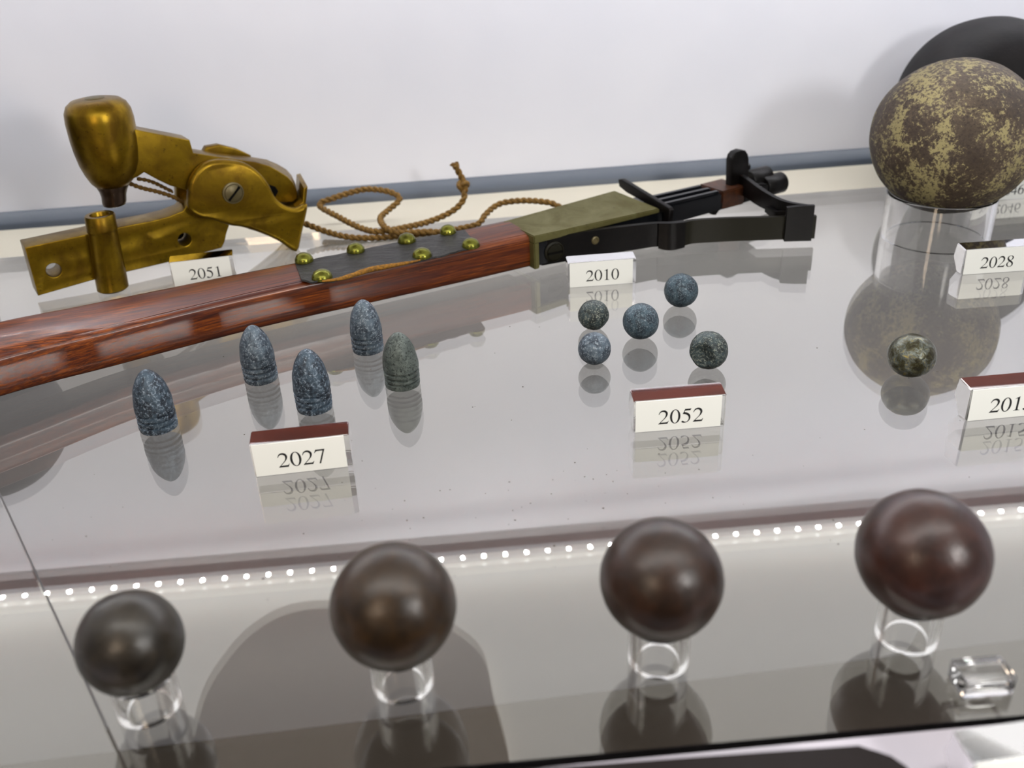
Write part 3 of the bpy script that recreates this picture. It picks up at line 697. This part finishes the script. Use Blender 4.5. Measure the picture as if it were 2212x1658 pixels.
def ribbon(pts, th, ztop, zbot):
    """upright ribbon along plan points; ztop/zbot per point"""
    Qp = catmull([(p[0], p[1], 0) for p in pts], 6); Zt = catmull([(z, 0, 0) for z in ztop], 6); Zb = catmull([(z, 0, 0) for z in zbot], 6)
    bm = bmesh.new(); R_ = []
    for i, p in enumerate(Qp):
        t = (Qp[min(i + 1, len(Qp) - 1)] - Qp[max(i - 1, 0)]).normalized(); n_ = Vector((-t.y, t.x, 0))
        R_.append([bm.verts.new(p + n_ * s * th / 2 + Vector((0, 0, z))) for s, z in ((-1, Zb[i].x), (1, Zb[i].x), (1, Zt[i].x), (-1, Zt[i].x))])
    for a, b in zip(R_, R_[1:]):
        for k in range(4): bm.faces.new((a[k], a[(k + 1) % 4], b[(k + 1) % 4], b[k]))
    bm.faces.new(R_[0][::-1]); bm.faces.new(R_[-1])
    bmesh.ops.recalc_face_normals(bm, faces=bm.faces)
    return bm
sp = [(46.4, 466.4), (64, 472.6), (80.9, 477.8), (97, 482), (111, 485), (117, 484.2), (121, 483.2), (126.5, 484.2), (132, 485.6), (148.3, 485.4), (165, 484), (180, 482.4), (198.2, 480.6)]
zt = [18.6, 18.0, 17.4, 16.8, 16.2, 16.0, 16.0, 16.0, 16.2, 16.2, 16.0, 15.8, 15.6]; zb = [3.8, 3.4, 3.2, 3, 3, 2.6, 2.4, 2.6, 3, 3, 3, 3, 3]
mk('lower_jaw', ribbon(sp[:7], 3.0, zt[:7], zb[:7]), IRON, tool, smooth=35, label='black iron side strap with a slotted screw')
mk('jaw_spring', ribbon(sp[6:], 2.6, zt[6:], zb[6:]), IRON_OLIVE, tool, smooth=35, label='dark olive-brown iron strap running to the jaw tip')
bm = ribbon([(113, 483.6), (119, 481.6), (126.5, 483.2)], 3.4, [16.6, 16.9, 16.6], [2.4, 1.6, 2.2]); mk('clasp', bm, IRON, tool, smooth=40)
bm = ribbon([(181.2, 480.0), (188, 479.2), (195.6, 478.2)], 2.6, [21.6, 22.2, 22.4], [2.6, 2.6, 2.6]); mk('jaw_tip', bm, IRON_BROWN if False else IRON, tool, smooth=35)
bm = ribbon([(172.5, 537), (174.6, 526), (177.0, 508), (180.5, 493), (185, 485), (192.5, 478.6)], 2.6, [24.6, 24.2, 23.4, 22.8, 22.5, 22.4], [14, 13.6, 13.6, 14.6, 17, 18]); mk('cross_jaw', bm, IRON, tool, smooth=35, label='curved black iron jaw arm')
bm = ribbon([(176.6, 498), (178.4, 489), (180.0, 487), (184, 485.4)], 2.4, [17, 17, 17.4, 18], [13.8, 12.6, 12.8, 16.6]); mk('hook', bm, IRON, tool, smooth=40)
def disc(center, nrm, prof, mat, name, parent, label=None, n=32):
    bm = bmesh.new(); lathe(bm, prof, n=n, axis=(center, nrm)); return mk(name, bm, mat, parent, smooth=45, label=label)
_s = Vector((.94, .34, 0)); _nn = Vector((.34, -.94, 0))
ps = Vector((53.8, 467.4, 10.2))
sc2 = disc(ps, _nn, [(5.6, 0), (5.6, .5), (4.9, 1.0), (4.7, .7), (4.4, .8), (4.2, 1.5), (0, 1.9)], IRON_OLIVE, 'strap_screw', tool, 'dark slotted screw')
bm = bmesh.new(); box(bm, (-4.3, -.55, 1.3), (4.3, .55, 2.1))
for v in bm.verts:
    a, z, t = v.co; v.co = ps + _s * a + Vector((0, 0, z)) + _nn * t
mk('screw_slot', bm, SLOT_SHADE, sc2, smooth=0)
disc(Vector((76.6, 475.0, 12.2)), _nn, [(0, 0), (2.2, 0), (2.2, .6), (1.5, .9), (1.2, .4), (0, .4)], STEEL, 'rivet', tool, 'small bright rivet')

# ------------------------------------------------------------------ cord
cord = root('lanyard_cord', (-20, 545, 0), 'twisted brown cord looping behind the stock, knotted at its raised end', 'cord')
r1 = [(78, 540, 6), (72, 542, 8), (66.0, 543.7, 10.0), (60.3, 546.7, 12.0), (45.7, 553.7, 12.0), (31.9, 556.8, 10.0), (22.8, 548.1, 7.0), (18.0, 540.8, 4.0), (8.3, 538.7, 2.5), (-8.2, 536.3, 1.8), (-27.1, 534.4, 1.8), (-43.3, 533.6, 1.8), (-58.0, 534.4, 3.0), (-71.7, 541.3, 5.0), (-85.5, 547.5, 9.4)]
r2 = [(10.3, 561.2, 19.0), (10.4, 558.8, 14.0), (3.6, 556.2, 8.0), (-10.0, 551.4, 4.0), (-24.4, 542.8, 4.0), (-40.3, 534.9, 5.0), (-51.6, 543.8, 5.0), (-64.4, 556.6, 8.0), (-77.7, 571.6, 12.0), (-69.1, 574.2, 15.0), (-52.0, 577.9, 18.0), (-40.5, 575.3, 18.0), (-31.7, 572.0, 16.0), (-28.6, 568.8, 13.0), (-35.4, 560.8, 9.5), (-40.0, 549.6, 8.5), (-37.4, 534.9, 8.0), (-30.7, 529.1, 5.8), (-24.3, 530.7, 4.6), (-10, 533, 3.4)]
bm = bmesh.new(); rope(bm, r1, 1.75); rope(bm, r2, 1.8)
mk('cord', bm, ROPE, cord, smooth=60)
bm = bmesh.new(); rope(bm, [(10.3, 561.2, 19.0), (11.8, 563, 21.5), (9.4, 565, 26.5), (7.2, 565, 31.5), (6.4, 564.8, 33.4)], 1.9)
K = []
for i in range(41):                                         # overhand knot
    t = 2 * PI * i / 40
    K.append(Vector((10.6 + 2.4 * (math.sin(t) + 2 * math.sin(2 * t)) * .42, 562.4 + 1.8 * math.sin(3 * t) * .8, 20.5 + 2.6 * (math.cos(t) - 2 * math.cos(2 * t)) * .42)))
tube(bm, K, 1.5, 8)
mk('knot', bm, ROPE, cord, smooth=60)
bm = bmesh.new()
for i in range(26):
    a = random.uniform(0, 2 * PI); q = random.uniform(0, 1.7)
    p0 = Vector((7.2 + q * math.cos(a), 565 + q * math.sin(a), 30.5)); p1 = p0 + Vector((random.uniform(-3.6, .2), random.uniform(-1, 1), random.uniform(2.6, 4.6)))
    tube(bm, [p0, (p0 + p1) / 2 + Vector((.3, 0, .4)), p1], .55, 5)
mk('frayed_end', bm, ROPE, cord, smooth=60)
def lk(a, z, t): return lw(a, z, t)
bm = bmesh.new(); rope(bm, [lk(58, 50.2, 9), lk(62, 47.5, 9), lk(66, 45.6, 8), lk(71.5, 43.0, 8), lk(78.6, 38.8, 8), lk(84, 34.6, 8), lk(90, 34, 8)], 1.15, 5)
rope(bm, [lk(62, 52.4, 6), lk(66, 51, 6), lk(70, 48.6, 7), lk(74.3, 45.2, 8), lk(79, 41.4, 9)], 1.0, 5)
mk('cord_end', bm, ROPE, lock, smooth=60, label='thin end of the cord inside the lock')

# ------------------------------------------------------------------ foreground and lower compartment
bm = bmesh.new()
pl = [(-90, 98), (76, 98), (85, 101), (88.5, 108)] + [(88.5 - 9 * (1 - math.cos(t)), 129 + 9 * math.sin(t)) for t in (0, .4, .8, 1.2, PI / 2)] + [(0, 140.6), (-90, 145)]
prism(bm, pl, .1, 15)
bmesh.ops.bevel(bm, geom=[e for e in bm.edges if abs(e.verts[0].co.z - e.verts[1].co.z) < .1 and e.verts[0].co.z > 10], offset=1.2, segments=3, affect='EDGES')
o = mk('wooden_box', bm, LACQUER, loc=(0, 120, 0), smooth=40); tag(o, 'dark brown lacquered case with a rounded corner at the bottom edge of the photo', 'box')
DULL = plain('dull_taupe_board', srgb(232, 222, 210), .8)
bm = bmesh.new()
pl = catmull([(-191, 480, 0), (-184, 517, 0), (-169, 548, 0), (-145, 568, 0), (-110, 570, 0), (-46, 552, 0), (-3, 512, 0), (6, 460, 0), (12, 400, 0), (0, 340, 0), (-80, 318, 0), (-165, 340, 0), (-186, 410, 0)], 6, True)
prism(bm, [(p.x, p.y) for p in pl], 294, 303.9)
o = mk('added_dome_board', bm, DULL, loc=(-90, 450, 294), smooth=40)  # unseen board, added and shaped so the glass mirrors a dark dome
tag(o, 'unseen rounded board added under the case top, mirrored as the dark dome beside the left foreground shot', 'board')

# dust specks on the glass
random.seed(11); bm = bmesh.new()
for i in range(110):
    x, y = random.uniform(-140, 210), random.uniform(205, 400)
    if random.random() < .4: x, y = random.gauss(20, 45), random.gauss(262, 14)
    q = random.uniform(.12, .42); n_ = random.choice((3, 4, 5)); a0 = random.uniform(0, 6.28)
    vv = [bm.verts.new((x + q * random.uniform(.6, 1.4) * math.cos(a0 + 2 * PI * k / n_), y + q * random.uniform(.6, 1.4) * math.sin(a0 + 2 * PI * k / n_), .05)) for k in range(n_)]
    tp = bm.verts.new((x, y, .05 + q * .5))
    for k in range(n_): bm.faces.new((vv[k], vv[(k + 1) % n_], tp))
    bm.faces.new(vv[::-1])
DUST = plain('grey_dust', srgb(96, 90, 82), .9)
o = mk('dust_specks', bm, DUST, loc=(40, 300, 0), smooth=0); o['kind'] = 'stuff'
tag(o, 'scattered grey dust specks on the glass shelf', 'dust')
